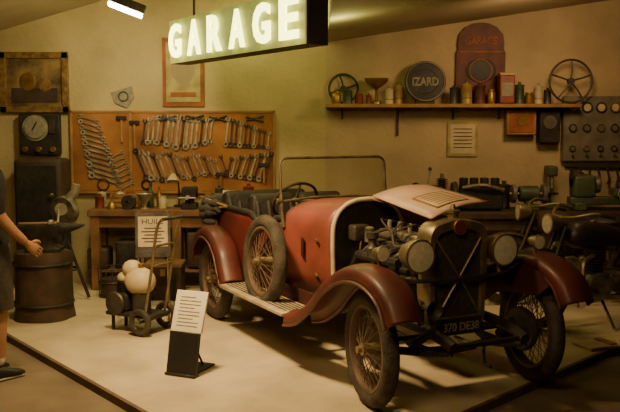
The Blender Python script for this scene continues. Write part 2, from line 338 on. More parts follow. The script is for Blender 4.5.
# ---------------------------------------------------------------- wheel
def wheel(b,R=.36,tr=.052,sm=spoke,nsp=24,hubm=nickel,tm=tyre,seg=48):
    rc=R-tr; pr=[]
    for k in range(17):
        t=2*PI*k/16; pr.append((rc+tr*math.cos(t),tr*.95*math.sin(t)))
    b.lathe(pr,(0,0,0),(0,1,0),tm,seg)
    ri=R-2*tr
    b.lathe([(ri+.014,-tr*.72),(ri+.014,tr*.72),(ri-.004,tr*.72),(ri-.012,0),(ri-.004,-tr*.72),(ri+.014,-tr*.72)],(0,0,0),(0,1,0),sm,seg)
    hw=R*.17; hr=R*.11
    b.lathe([(0,-hw*1.5),(hr*.55,-hw*1.5),(hr*.6,-hw*1.1),(hr,-hw),(hr*.8,0),(hr,hw),(hr*.6,hw*1.1),(hr*.55,hw*1.5),(0,hw*1.5)],(0,0,0),(0,1,0),hubm,16)
    for i in range(nsp):
        for sd in(-1,1):
            t=2*PI*(i+.25*sd)/nsp; t2=t+(.42 if i%2 else -.42)
            p1=V((hr*.95*math.cos(t2),sd*hw*.92,hr*.95*math.sin(t2))); p2=V(((ri-.004)*math.cos(t),sd*.006,(ri-.004)*math.sin(t)))
            b.tube([p1,p2],R*.0075,sm,4,cap=False)
# ---------------------------------------------------------------- CAR
car=empty('vintage_car',(.93,5.36,0.002),math.radians(-63.5))
T=.625
for nm,x,y,st in(('wheel_front_right',0,-T,-8),('wheel_front_left',0,T,-8),('wheel_rear_right',-2.72,-T,0),('wheel_rear_left',-2.72,T,0)):
    b=B(nm); b.at((x,y,.36),rz=math.radians(st)); wheel(b); b.done(parent=car)
b=B('spare_wheel'); b.at((-1.59,-.64,.675),rx=-.06); wheel(b,.36); b.done(parent=car)
def fender(nm,path,y,w,m=redf,crown=.05,lip=.05,n=6):
    b=B(nm); P=smooth([(p[0],0,p[1]) for p in path],n); rows=[]
    for i,p in enumerate(P):
        t=(P[min(i+1,len(P)-1)]-P[max(i-1,0)]).normalized(); nn=V((t.z,0,-t.x)); 
        if nn.z<0 and abs(nn.z)>.02: nn=-nn
        row=[]
        for k in range(11):
            s_=-1+k*.2; d=-crown*s_*s_ - (lip if abs(s_)>.95 else 0)
            q=p+nn*d; row.append((q.x,y+s_*w/2*(1 if abs(s_)<.95 else .9),q.z))
        rows.append(row)
    b.loft(rows,m,cap=False,closed=False); 
    for k in(0,10): b.tube([r[k] for r in rows],.008,m,6)
    return b.done(parent=car,solid=.008,ang=60)
fp=[(-1.0,.41),(-.82,.455),(-.62,.57),(-.42,.73),(-.2,.84),(.02,.88),(.22,.85),(.38,.76),(.47,.62)]
rp=[(-2.22,.42),(-2.28,.52),(-2.38,.68),(-2.53,.79),(-2.72,.835),(-2.90,.80),(-3.05,.68),(-3.12,.52)]
for sd,nm in((-1,'right'),(1,'left')):
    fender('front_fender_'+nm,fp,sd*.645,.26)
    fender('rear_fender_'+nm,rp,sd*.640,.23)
    b=B('running_board_'+nm); b.box((-1.61,sd*.64,.385),(1.24,.27,.03),boardm,bev=.006)
    for i in range(6): b.box((-1.61,sd*(.55+.033*i),.402),(1.16,.008,.006),dsteel,bev=0)
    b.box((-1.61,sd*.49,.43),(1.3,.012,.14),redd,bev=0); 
    for x in(-1.2,-2.0): b.box((x,sd*.45,.36),(.05,.36,.03),black)
    b.done(parent=car)
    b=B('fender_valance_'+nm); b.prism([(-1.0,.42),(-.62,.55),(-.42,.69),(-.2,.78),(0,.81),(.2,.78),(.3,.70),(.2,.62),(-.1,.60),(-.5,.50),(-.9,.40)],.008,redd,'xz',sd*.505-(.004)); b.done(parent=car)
# chassis
b=B('chassis')
for sd in(-1,1):
    b.tube(smooth([(.36,sd*.27,.40),(.2,sd*.28,.44),(-.2,sd*.29,.46),(-1.2,sd*.33,.44),(-2.3,sd*.36,.44),(-2.75,sd*.36,.56),(-3.3,sd*.36,.50)]),.036,black,8)
    for k in range(5): b.tube(smooth([(.36-.05*k,sd*.28,.37-.012*k-.01),(.0,sd*.28,.335-.014*k+.01),(-.44+.06*k,sd*.28,.40-.012*k)]),.011,iron,6)
    b.tube([(0,sd*.56,.36),(0,sd*.46,.33),(0,sd*.3,.30)],.026,iron)
    b.lathe([(0,-.03),(.14,-.03),(.15,0),(.14,.02),(0,.02)],(0,sd*.55,.36),(0,1,0),dsteel)
    b.lathe([(0,-.03),(.15,-.03),(.15,.02),(0,.02)],(-2.72,sd*.54,.36),(0,1,0),dsteel)
    b.cyl((.20,sd*.3,.48),(.03,sd*.33,.36),.028,iron)
b.tube([(0,-.3,.30),(0,0,.28),(0,.3,.30)],.028,iron); b.cyl((-2.72,-.56,.36),(-2.72,.56,.36),.035,iron); b.sph((-2.72,0,.36),.12,iron)
b.tube([(-.12,-.5,.36),(-.12,.5,.36)],.014,iron); b.cyl((.33,-.27,.40),(.33,.27,.40),.018,black); b.cyl((-3.2,-.36,.5),(-3.2,.36,.5),.025,black)
b.cyl((.0,0,.36),(.30,0,.36),.014,steel); b.tube([(.29,0,.36),(.30,0,.26),(.37,0,.26)],.012,dsteel)
b.prism([(-.2,-.26),(.08,-.26),(.08,.26),(-.2,.26)],.01,redd,'xy',.42)
b.done(parent=car)
# radiator
def radout(w,z0,z1,n=7):
    pts=[(-w*.86,z0),(-w*.93,z0+.02),(-w,z0+(z1-z0)*.45),(-w,z1-.13)]
    for k in range(1,n): 
        t=PI*.5*k/n; pts.append((-w*.62-w*.38*math.cos(t)**1.0,z1-.13+.105*math.sin(t)))
    pts.append((-w*.3,z1-.008)); pts.append((0,z1))
    return pts+[(-a,z) for a,z in pts[-2::-1]]
b=B('radiator')
Z0=.44
o1=radout(.225,Z0,1.13); o2=radout(.180,Z0+.04,1.06)
rings=[[(-.11,y,z) for y,z in radout(.225,Z0,1.13)],[(.02,y,z) for y,z in o1],[(.035,y,z) for y,z in radout(.218,Z0+.005,1.122)],[(.035,y,z) for y,z in radout(.187,Z0+.035,1.07)],[(.0,y,z) for y,z in o2]]
b.loft(rings,nickel,cap=False); b.prism(o2,.03,core,'yz',-.02)
for k in range(9): y=-.15+.0375*k; b.box((.008,y,.75),(.006,.004,.52),dsteel,bev=0)
for sgn in(-1,1): b.tube([(.03,-.17*sgn,.50),(.04,0,.76),(.03,.17*sgn,1.0)],.008,nickel,6)
b.tube([(.04,-.17,.50),(.04,.17,.50)],.008,nickel,6)
b.lathe([(0,0),(.045,0),(.045,.004),(.04,.01),(0,.01)],(.036,0,1.075),(1,0,0),redsign); b.torus((.04,0,1.075),(1,0,0),.045,.006,brass,seg=20,sg=6)
b.lathe([(.0,0),(.035,0),(.035,.03),(.045,.035),(.045,.05),(.02,.06),(.012,.09),(0,.09)],(-.04,0,1.125),(0,0,1),nickel)
b.done(parent=car)
# headlights
b=B('headlamps'); b.tube(smooth([(.0,-.52,.80),(.04,-.36,.76),(.06,-.2,.755),(.06,.2,.755),(.04,.36,.76),(.0,.52,.80)]),.013,dsteel)
for sd in(-1,1):
    c=(-.04,sd*.325,.915); b.lathe([(0,-.06),(.03,-.055),(.07,-.02),(.095,.05),(.098,.10),(.108,.105),(.108,.125),(.096,.13)],c,(1,0,0),nickel); b.lathe([(.096,.125),(.06,.137),(0,.142)],c,(1,0,0),lens)
    b.cyl((.03,sd*.325,.76),(.02,sd*.325,.83),.018,nickel)
    c=(.05,sd*.60,.950); b.lathe([(0,-.05),(.03,-.04),(.040,0),(.045,.03),(.05,.034),(.05,.045),(.045,.05)],c,(1,0,0),nickel,16); b.lathe([(.045,.047),(0,.058)],c,(1,0,0),lens,16); b.cyl((.05,sd*.60,.865),(.05,sd*.60,.915),.012,nickel)
b.done(parent=car)
b=B('horn'); b.lathe([(0,-.1),(.035,-.1),(.035,-.03),(.015,0),(.02,.06),(.055,.12),(.06,.125),(.05,.12),(.0,.03)],(.08,-.30,.60),(1,0,0),dsteel); b.cyl((.06,-.29,.44),(.06,-.29,.58),.01,dsteel); b.done(parent=car)
b=B('number_plate'); b.box((.13,-.05,.465),(.010,.31,.10),black,rot=(0,-.1,0)); b.text('370 DE38',.09,dimw,(.1365,-.05,.465),rz=PI/2,w=.27,h=.055,bold=.001,ext=.001); 
for sd in(-1,1): b.box((.09,-.05+sd*.1,.44),(.07,.02,.02),dsteel)
b.done(parent=car)
# hood
def archrow(x,w,zt,zs,zb,a0,a1,n=14,e=.75):
    r=[]
    for k in range(n+1):
        t=a0+(a1-a0)*k/n; c=math.cos(t);s_=math.sin(t)
        r.append((x,w*math.copysign(abs(c)**e,c),zs+(zt-zs)*abs(s_)**e))
    return r
b=B('hood'); rows=[]
for i in range(9):
    t=i/8; x=-.10-1.0*t; w=.225+.08*t
    r=archrow(x,w,1.115+.055*t,.90,.5,PI/2,0,10); r+=[(x,w*1.0,.7),(x,w*.98,.50)]
    rows.append(r)
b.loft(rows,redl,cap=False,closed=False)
for k in range(12): 
    x=-.3-.055*k; b.box((x,.275+.004*k,.74),(.014,.012,.22),redd,bev=.003)
b.done(parent=car,solid=.006,ang=60)
b=B('hood_panel_open'); cs=[V((-.07,-.15,1.125)),V((-.07,.31,1.215)),V((-1.02,.50,1.26)),V((-1.04,.0,1.195))]
rows=[]
for i in range(9):
    a=cs[0].lerp(cs[3],i/8); c=cs[1].lerp(cs[2],i/8); rows.append([a.lerp(c,k/8)+V((0,0,.03*math.sin(PI*k/8))) for k in range(9)])
b.loft(rows,panelm,cap=False,closed=False); b.done(parent=car,solid=.012)
b=B('hood_info_sheet'); 
def onp(s_,t_,dz): 
    return cs[0].lerp(cs[3],s_).lerp(cs[1].lerp(cs[2],s_),t_)+V((0,0,.03*math.sin(PI*t_)+dz))
b.loft([[onp(.10+.42*i/6,.22+.54*k/6,.010) for k in range(7)] for i in range(7)],cream,cap=False,closed=False)
for q in range(6): b.loft([[onp(.16+.055*q+.014*i,.30+.38*k/6,.0125) for k in range(7)] for i in range(2)],posterred,cap=False,closed=False)
for (s0,s1,t0,t1) in ((.10,.12,.22,.76),(.50,.52,.22,.76),(.10,.52,.22,.25),(.10,.52,.73,.76)): b.loft([[onp(s0+(s1-s0)*i/4,t0+(t1-t0)*k/4,.0125) for k in range(5)] for i in range(5)],posterred,cap=False,closed=False)
b.done(parent=car)
# cowl
b=B('cowl'); rows=[]
for i in range(9):
    t=i/8; x=-1.10-.55*t; w=.305+.165*(t**.9); zt=1.17-.035*t; zs_=.90
    r=[(x,-w*.93,.43),(x,-w*.98,.6),(x,-w,.78)]+archrow(x,w,zt,zs_,.5,PI,0,20,.8)+[(x,w,.78),(x,w*.98,.6),(x,w*.93,.43)]
    rows.append(r)
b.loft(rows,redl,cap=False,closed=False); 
b.tube([V(p)+V((.004,0,0)) for p in rows[0]],.013,cream,8)
b.done(parent=car,solid=.01,ang=60)
b=B('firewall'); b.loft([[(-1.14,p[1]*.96,p[2]-.012) for p in rows[0]],[(-1.12,p[1]*.96,p[2]-.012) for p in rows[0]]],iron)
b.loft([[(-1.625,p[1]*.95,p[2]-.02) for p in rows[-1] if p[2]>.85],[(-1.61,p[1]*.95,p[2]-.02) for p in rows[-1] if p[2]>.85]],dwood)
for y in(-.1,.02,.14): b.lathe([(0,.008),(.035,.008),(.042,.0),(.042,-.01)],(-1.632,y,.99),(-1,0,0),nickel,16)
b.done(parent=car)
b=B('bonnet_catch'); 
for z in(.60,.86): b.box((-1.25,-.365,z),(.09,.012,.02),nickel,rot=(0,0,-.3))
b.box((-1.40,-.41,.80),(.10,.012,.14),redd,rot=(0,0,-.3)); b.done(parent=car)
# tub
b=B('body_tub'); out=[(-1.64,-.468),(-1.9,-.50),(-2.25,-.52),(-2.6,-.515),(-2.9,-.49),(-3.15,-.44),(-3.33,-.34),(-3.42,-.18),(-3.44,0)]
out=out+[(x,-y) for x,y in out[-2::-1]]; out=smooth([(x,y,0) for x,y in out],4)
def rim(x): return .99-.07*math.exp(-((x+1.95)/.17)**4)
rows=[]
for p in out:
    row=[]
    for k in range(9):
        t=k/8; z=.42+(rim(p.x)-.42)*t; s_=.93+.07*math.sin(min(1,t*1.5)*PI/2)-.025*max(0,t-.6)/.4
        xx=-2.4+(p.x+2.4)*(s_ if p.x<-2.4 else 1); row.append((xx,p.y*s_,z))
    rows.append(row)
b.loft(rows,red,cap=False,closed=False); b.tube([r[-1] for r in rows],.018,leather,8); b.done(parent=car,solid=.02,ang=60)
b=B('body_floor'); b.prism([(-1.15,-.27),(-1.64,-.42),(-2.4,-.47),(-3.0,-.42),(-3.3,-.2),(-3.3,.2),(-3.0,.42),(-2.4,.47),(-1.64,.42),(-1.15,.27)],.03,black,'xy',.42); b.done(parent=car)
b=B('door_trim')
for sd in(-1,1):
    for x0,x1 in((-1.76,-2.14),):
        def yy(x,z): 
            t=(z-.42)/.56; return sd*(.505 if x<-2 else .487)*(.93+.07*math.sin(min(1,t*1.5)*PI/2)-.025*max(0,t-.6)/.4)+sd*.014
        pts=[(x0,yy(x0,.9),.93),(x0,yy(x0,.7),.7),(x0-.02,yy(x0,.5),.50),(x1+.02,yy(x1,.5),.50),(x1,yy(x1,.7),.7),(x1,yy(x1,.9),.93)]
        b.tube(pts,.007,redd,6)
        b.cyl((x1+.04,yy(x1,.8),.82),(x1+.10,yy(x1,.8)+sd*.02,.82),.008,nickel,seg=8)
b.done(parent=car)
b=B('seats')
def seat(x,y,w,zt):
    b.box((x+.2,y,.62),(.44,w,.18),leather,bev=.05); b.box((x-.05,y,.88),(.14,w,zt-.62),leather,rot=(0,-.15,0),bev=.05)
    n=int(w/.09)
    for i in range(n): yy_=y-w/2+w*(i+.5)/n; b.tube([(x+.045,yy_,.72),(x+.02,yy_,.9),(x-.03,yy_,zt-.06)],.028,leather,8)
seat(-2.30,-.23,.42,1.13); seat(-2.30,.23,.42,1.13); seat(-2.98,0,.84,1.09); b.done(parent=car)
b=B('folded_hood'); 
for k,(x,z,r) in enumerate(((-3.36,1.02,.055),(-3.42,.96,.06),(-3.30,.97,.06),(-3.47,.90,.05),(-3.36,.93,.06),(-3.40,.84,.05))):
    pts=smooth([(x+.42,-.53,z-.01),(x+.12,-.52,z-.02),(x,-.36,z),(x-.05,0,z-.01),(x,.36,z),(x+.12,.52,z-.02),(x+.42,.53,z-.01)],8); b.tube(pts,[r*(.75+.25*math.sin(i*.9+k))*(.5+.5*min(1,min(i,len(pts)-1-i)/8)) for i in range(len(pts))],canvas,10)
for sd in(-1,1): b.tube([(-2.7,sd*.52,1.0),(-3.35,sd*.53,1.04)],.012,lwood,6); b.tube([(-2.7,sd*.52,1.0),(-3.3,sd*.53,.92)],.01,lwood,6)
b.done(parent=car)
# windscreen
def ws(y,z): return (-1.63-.10*(z-1.1),y,z)
b=B('windscreen_frame'); w=.475; wf=M('windscreen_frame_metal',(.16,.13,.08),.45,.6,.3,8)
loop=[(-w,1.10),(-w,1.36)]+[(-w+.06-.06*math.cos(t),1.405+.06*math.sin(t)) for t in [PI/2*k/5 for k in range(6)]]+[(w-.06+.06*math.sin(t),1.405+.06*math.cos(t)) for t in [PI/2*k/5 for k in range(6)]]+[(w,1.36),(w,1.10)]
b.tube([ws(y,z) for y,z in loop],.012,wf,8); b.tube([ws(-w,1.125),ws(-.2,1.15),ws(.2,1.15),ws(w,1.125)],.010,wf,8)
for sd in(-1,1): b.tube([(-1.60,sd*.47,.93),(-1.62,sd*.478,1.05),ws(sd*w,1.18)],.016,wf,8); b.cyl(ws(sd*(w-.0),1.13),ws(sd*(w+.04),1.13),.022,wf)
b.done(parent=car)
b=B('windscreen_glass'); b.loft([[ws(-w+.01,1.13),ws(w-.01,1.13)],[ws(-w+.01,1.40),ws(w-.01,1.40)],[ws(-w+.05,1.455),ws(w-.05,1.455)]],gl,cap=False,closed=False); b.done(parent=car)
b=B('steering_wheel'); ax=V((-1,0,.75)).normalized(); c=V((-1.92,-.22,1.10)); b.torus(c,ax,.19,.012,dwood,seg=36,sg=8)
u=V((0,1,0)); w2=ax.cross(u)
for a in(0,PI/2,PI,1.5*PI): b.tube([c,c+(u*math.cos(a)+w2*math.sin(a))*.185],.008,steel,6)
b.cyl(c+ax*.02,c-ax*.55,.016,dsteel); b.sph(c,.03,nickel,10); b.done(parent=car)
# engine
b=B('engine'); b.box((-.60,0,.62),(.62,.20,.26),iron,bev=.02); b.box((-.60,0,.82),(.54,.17,.18),dsteel,bev=.02); b.box((-.60,0,.945),(.50,.14,.07),alu,bev=.02)
for i in range(4):
    x=-.40-.135*i; b.cyl((x,0,.97),(x,0,1.04),.016,dimw,seg=8); b.tube(smooth([(x,0,1.03),(x+.02,-.08,1.05),(-.55,-.14,.98)]),.006,ink,6)
    b.tube(smooth([(x,-.08,.86),(x,-.16,.85),(x-.04,-.20,.80)]),.024,dsteel)
b.tube([(-.36,-.20,.80),(-.9,-.20,.79),(-1.02,-.2,.62),(-1.06,-.2,.40)],.032,iron); b.lathe([(0,0),(.04,0),(.045,.06),(.03,.08),(.03,.12),(.045,.13),(.045,.17),(0,.17)],(-.72,-.19,.80),(0,0,1),dsteel)
b.cyl((-.30,-.13,.66),(-.44,-.13,.66),.05,alu); b.cyl((-.50,-.15,.62),(-.68,-.15,.62),.045,alu); b.lathe([(0,0),(.11,0),(.12,.015),(.11,.03),(0,.03)],(-.22,0,.72),(1,0,0),dsteel)
for k in range(4): a=PI/2*k+.4; b.box((-.17,.1*math.cos(a),.86+.1*math.sin(a)),(.012,.15,.05),alu,rot=(a,0,0))
b.cyl((-.24,0,.86),(-.16,0,.86),.03,alu); b.tube(smooth([(-.4,0,.99),(-.25,0,1.04),(-.12,0,1.0)]),.026,leather)
b.box((-1.03,-.12,.93),(.10,.14,.12),dsteel,bev=.02); b.tube(smooth([(-1.0,-.12,.88),(-.9,-.18,.80),(-.74,-.19,.84)]),.007,brass,6)
b.tube(smooth([(-.3,-.10,.95),(-.45,-.17,.90),(-.6,-.12,1.0),(-.85,-.15,.93)]),.012,ink,6); b.lathe([(0,0),(.035,0),(.035,.10),(.02,.11),(0,.11)],(-.88,-.12,.88),(0,0,1),alu)
b.done(parent=car)
b=B('tail_lamp'); b.cyl((-3.2,-.5,.72),(-3.27,-.5,.72),.03,rtin); b.done(parent=car)

# ---------------------------------------------------------------- floor placard
b=B('floor_placard'); b.at((-.885,5.72,0.002),rz=-.42)
tl=-.20
b.box((0,.03,.150),(.24,.022,.29),black,rot=(tl,0,0),bev=.003)
b.box((0,.117,.425),(.25,.018,.29),white,rot=(tl-.14,0,0),bev=.003)
R=Matrix.Translation((0,.117,.425))@Matrix.Rotation(tl-.14,4,'X'); M0=b.M.copy(); b.M=M0@R
for i in range(9): b.box((-.0+(0 if i%3 else -.02),-.0105,.10-.025*i),(.17 if i%3 else .12,.003,.004),dimw,bev=0)
b.M=M0
b.box((0,.17,.008),(.16,.30,.012),black,bev=.002); b.tube([(0,.09,.30),(0,.28,.012)],.008,black,6); b.box((0,.0,.010),(.24,.06,.016),black)
b.done()

# ---------------------------------------------------------------- compressor cart
b=B('compressor_cart')
b.at((-1.45,7.05,0.002),rz=-.5); MM=b.M.copy()
for y in(-.17,.17):
    b.M=MM@Matrix.Translation((.16,y,.115)); wheel(b,.115,.022,sm=dsteel,nsp=8,seg=24)
b.M=MM
b.cyl((.16,-.19,.115),(.16,.19,.115),.012,iron)
b.box((0,0,.15),(.48,.26,.03),iron); b.cyl((-.2,-.08,0),(-.2,-.08,.14),.015,iron,seg=8); b.cyl((-.2,.08,0),(-.2,.08,.14),.015,iron,seg=8)
b.box((-.13,0,.24),(.17,.18,.16),iron,bev=.03); b.cyl((-.13,0,.30),(-.13,0,.42),.06,dsteel)
for k in range(5): b.lathe([(0,0),(.075,0),(.075,.008),(0,.008)],(-.13,0,.32+.02*k),(0,0,1),iron,18)
b.lathe([(0,0),(.09,0),(.10,.015),(.09,.03),(0,.03)],(-.13,-.12,.24),(0,-1,0),dsteel)
b.sph((.03,0,.42),(.14,.12,.12),cream,20); b.cyl((.04,0,.16),(.04,0,.34),.08,dsteel); b.sph((-.05,.0,.52),(.09,.08,.075),cream,16); b.sph((-.13,0,.44),(.07,.07,.05),cream,14); b.cyl((.04,0,.52),(.04,0,.57),.025,brass)
for y in(-.13,.13): b.tube(smooth([(.18,y,.16),(.25,y,.5),(.32,y,.88),(.38,y,.97)]),.012,nickel,8)
b.cyl((.38,-.13,.97),(.38,.13,.97),.014,dsteel); b.cyl((.26,-.13,.58),(.26,.13,.58),.01,nickel); b.cyl((.30,-.13,.75),(.30,.13,.75),.01,nickel)
b.tube(smooth([(-.05,.05,.42),(-.25,.12,.5),(-.28,.1,.3),(-.1,.14,.22)]),.01,tyre,8); b.done()
b=B('display_board'); b.at((-1.40,7.52,0.01),rz=.15)
b.box((0,0,.74),(.31,.014,.40),dsteel,rot=(-.2,0,0))
M0=b.M.copy(); b.M=M0@Matrix.Translation((0,0,.74))@Matrix.Rotation(-.2,4,'X')
b.box((0,-.010,.03),(.26,.006,.27),cream,bev=.001); b.text('HUILE',.1,ink,(0,-.014,.12),w=.19,h=.045,ext=.001)
for i in range(5): b.box((0,-.0145,.06-.03*i),(.20 if i%2 else .15,.003,.009),ink,bev=0)
b.M=M0
for x in(-.13,.13): b.tube([(x,.05,.95),(x,-.14,.0)],.01,nickel,6); b.tube([(x,.04,.9),(x,.22,.0)],.01,nickel,6)
b.done()
b=B('wooden_chest'); b.box((-1.45,8.42,.17),(.36,.28,.34),dwood,bev=.01); b.box((-1.45,8.42,.35),(.38,.30,.04),wood); b.box((-1.45,8.275,.28),(.05,.02,.07),brass)
for x in(-1.56,-1.34): b.box((x,8.275,.17),(.03,.01,.33),iron)
b.done()

# ---------------------------------------------------------------- shelf & items
zs=1.955
b=B('wall_shelf'); b.box((1.52,YR-.145,zs-.02),(2.70,.28,.04),lwood,bev=.005)
for x in(.35,.95,1.55,2.05,2.7): b.tube([(x,YR-.02,zs-.16),(x,YR-.02,zs-.05),(x,YR-.24,zs-.05)],.012,dsteel,6)
for x in(.95,): b.tube([(x,YR-.02,zs-.34),(x,YR-.02,zs-.05)],.012,dsteel,6)
b.done()
ys=YR-.15; zs+=.001
def handwheel(name,x,y,z,R,m,tilt=.0,nsp=5,rz=0,base=True):
    b=B(name); b.at((x,y,z+R+.012),rz=rz,rx=tilt); b.torus((0,0,0),(0,1,0),R,.012,m,seg=36,sg=8); b.lathe([(0,-.03),(.035,-.03),(.035,.03),(0,.03)],(0,0,0),(0,1,0),m,16)
    for k in range(nsp): a=2*PI*k/nsp+.3; b.tube([(0,0,0),(R*.5*math.cos(a)+.01,0,R*.5*math.sin(a)),(R*math.cos(a),0,R*math.sin(a))],.009,m,6)
    b.done()
handwheel('steering_wheel',.36,YR-.04,zs,.155,dsteel,.0,4)
jar('brass_pot',.28,ys-.06,zs,.05,.13,brass); can('oil_tin',.40,ys-.06,zs,.05,.14,gtin); jar('clay_pot',.52,ys-.06,zs,.045,.11,rtin)
b=B('trophy_bowl'); b.lathe([(0,0),(.06,0),(.055,.02),(.015,.04),(.013,.14),(.03,.17),(.11,.22),(.13,.27),(.12,.27),(.10,.23),(0,.18)],(.71,ys+.01,zs),(0,0,1),brass); b.done()
can('paint_can',.84,ys-.08,zs,.045,.15,cream); can('paint_can',.935,ys-.02,zs,.05,.19,ytin); can('oil_tin',.62,ys-.09,zs,.03,.09,rtin)
b=B('round_sign'); b.at((1.23,ys,zs+.235),rx=-.1); b.lathe([(0,-.02),(.20,-.02),(.22,-.015),(.22,.015),(.20,.02),(0,.02)],(0,0,0),(0,-1,0),bluesign,36); b.torus((0,-.022,0),(0,1,0),.205,.010,grey,seg=36,sg=6); b.text('IZARD',.1,dimw,(0,-.024,0),w=.28,h=.09,bold=.003); b.torus((0,-.02,0),(0,1,0),.13,.005,dsteel,sg=5); b.M=Matrix.Identity(4); b.box((1.23,ys+.02,zs+.0205),(.2,.1,.04),dwood); b.done()
b=B('shield_sign'); y0=YR-.045
pl=[(-.20,0),(.20,0),(.20,.14),(.27,.18),(.27,.56),(.25,.60),(.255,.66),(.24,.76),(.17,.84),(.08,.88),(0,.89)]
pl=pl+[(-a,z) for a,z in pl[-2:0:-1]]; pl=[(1.84+a*.98,zs+z*.98) for a,z in pl]
b.prism(pl,.03,redsign,'xz',y0); b.text('GARAGE',.1,posterred,(1.84,y0-.003,zs+.68),w=.34,h=.08); b.box((1.84,y0-.002,zs+.56),(.46,.006,.015),posterred); b.sph((1.84,y0,zs+.36),(.17,.012,.13),bluesign); b.torus((1.84,y0-.004,zs+.36),(0,1,0),.12,.008,posterred,sg=6); b.done()
can('oil_tin',1.53,ys-.03,zs,.045,.17,dsteel); can('paint_can',1.66,ys-.07,zs,.06,.20,ytin); can('paint_can',1.80,ys-.07,zs,.06,.19,redsign); jar('glass_jar',1.92,ys-.07,zs,.045,.15,brass)
b=B('tin_box'); b.box((2.08,ys-.05,zs+.15),(.16,.15,.298),rtin,bev=.01); b.box((2.08,ys-.05,zs+.31),(.165,.155,.03),ytin); b.box((2.08,ys-.127,zs+.15),(.12,.004,.14),dimw); b.done()
can('oil_tin',2.23,ys-.03,zs,.05,.20,gtin); jar('clay_pot',2.34,ys,zs,.05,.12,brass); can('paint_can',2.46,ys+.07,zs,.045,.19,cream)
handwheel('flywheel',2.76,YR-.22,zs,.225,dsteel,0,5); can('oil_tin',2.56,ys+.08,zs,.04,.15,dsteel)
b=B('certificate'); b.box((1.66,YR-.012,1.58),(.33,.02,.38),poster); b.box((1.66,YR-.024,1.58),(.27,.006,.32),cream)
for i in range(6): b.box((1.66,YR-.03,1.69-.04*i),(.2,.004,.008),ink,bev=0)
b.done()
b=B('wall_box'); b.box((2.27,YR-.072,1.76),(.32,.14,.27),lwood,bev=.01); b.box((2.27,YR-.147,1.76),(.26,.01,.21),posterred); b.lathe([(0,.01),(.05,.01),(.055,0)],(2.27,YR-.15,1.77),(0,-1,0),brass); b.done()
b=B('meter_box'); b.box((2.57,YR-.082,1.71),(.22,.16,.34),iron,bev=.01); b.lathe([(0,.01),(.07,.01),(.075,0)],(2.57,YR-.162,1.76),(0,-1,0),grey); b.done()
b=B('switchboard'); b.box((3.13,YR-.052,1.69),(.80,.10,.70),lgrey,bev=.01)
for i in range(5):
    x=2.83+i*.15
    for j,r in((0,.052),(1,.04),(2,.03)):
        z=1.92-.22*j; b.lathe([(0,.015),(r*.8,.015),(r,.03),(r*1.1,.02),(r*1.1,0)],(x,YR-.10,z),(0,-1,0),dsteel if (i+j)%3 else brass,18); b.lathe([(0,.018),(r*.78,.018)],(x,YR-.10,z),(0,-1,0),cream if j==0 else grey,16)
    b.tube([(x,YR-.11,1.40),(x,YR-.17,1.43)],.01,nickel,6)
b.done()
b=B('cable_rail'); b.tube([(2.78,YR-.03,1.28),(3.6,YR-.03,1.26)],.012,dsteel,6)
for i in range(8): x=2.84+.1*i; b.tube(smooth([(x,YR-.03,1.27),(x+.02,YR-.05,1.15),(x,YR-.05,1.06+.03*(i%3))]),.012,iron,6)
b.done()

# machines on machine bench
zt=.842
b=B('lathe'); b.at((3.22,8.90,zt)); b.box((.0,0,.10),(1.0,.16,.08),green); b.box((-.4,0,.04),(.12,.22,.08),green); b.box((.4,0,.04),(.12,.22,.08),green)
b.box((-.36,0,.25),(.24,.2,.24),green,bev=.04); b.lathe([(0,-.12),(.09,-.12),(.09,-.06),(.07,-.06),(.07,0),(.05,0),(.05,.05),(0,.05)],(-.36,0,.33),(1,0,0),dsteel); b.lathe([(0,0),(.08,0),(.09,.02),(.09,.05),(0,.05)],(-.24,0,.27),(1,0,0),alu)
b.box((.02,0,.19),(.14,.24,.08),alu); b.box((.02,-.02,.26),(.06,.08,.06),dsteel); b.torus((.02,-.17,.18),(0,1,0),.06,.008,steel); b.box((.36,0,.22),(.14,.13,.18),green,bev=.02); b.cyl((.30,0,.27),(.2,0,.27),.02,steel); b.torus((.46,0,.27),(1,0,0),.06,.008,steel); b.done()
b=B('bench_grinder'); b.at((2.3,8.92,zt)); b.box((0,0,.03),(.2,.14,.06),green); b.cyl((-.1,0,.17),(.1,0,.17),.085,green); b.cyl((0,0,.05),(0,0,.12),.05,green)
for sd in(-1,1): b.cyl((sd*.14,0,.17),(sd*.18,0,.17),.10,grey); b.cyl((sd*.1,0,.17),(sd*.2,0,.17),.015,steel)
b.done()
b=B('engine_block'); b.at((1.78,8.9,zt)); b.box((0,0,.12),(.46,.24,.22),iron,bev=.03)
for i in range(4):
    x=-.17+.11*i; b.cyl((x,0,.2),(x,0,.34),.045,dsteel)
    for k in range(5): b.lathe([(0,0),(.052,0),(.052,.006),(0,.006)],(x,0,.22+.025*k),(0,0,1),iron,14)
b.lathe([(0,0),(.14,0),(.15,.02),(.14,.05),(0,.05)],(-.24,0,.153),(-1,0,0),dsteel); b.tube(smooth([(-.2,-.12,.24),(0,-.17,.27),(.22,-.14,.22)]),.022,alu); b.done()
b=B('gearbox_casing'); b.at((1.18,8.92,zt)); b.lathe([(0,0),(.13,0),(.14,.03),(.10,.12),(.08,.26),(.09,.30),(0,.31)],(-.1,0,.15),(1,0,0),iron); b.box((0,0,.03),(.2,.14,.05),iron); b.cyl((.05,0,.22),(.08,0,.42),.012,steel,seg=8); b.sph((.08,0,.43),.022,ink,8); b.done()
can('oil_drum_small',2.09,9.14,zt,.07,.25,dsteel)
b=B('single_cylinder_engine'); b.at((1.42,9.14,zt)); b.lathe([(0,-.06),(.08,-.06),(.09,0),(.08,.06),(0,.06)],(0,0,.092),(0,1,0),dsteel); b.cyl((0,0,.14),(0,0,.32),.04,iron)
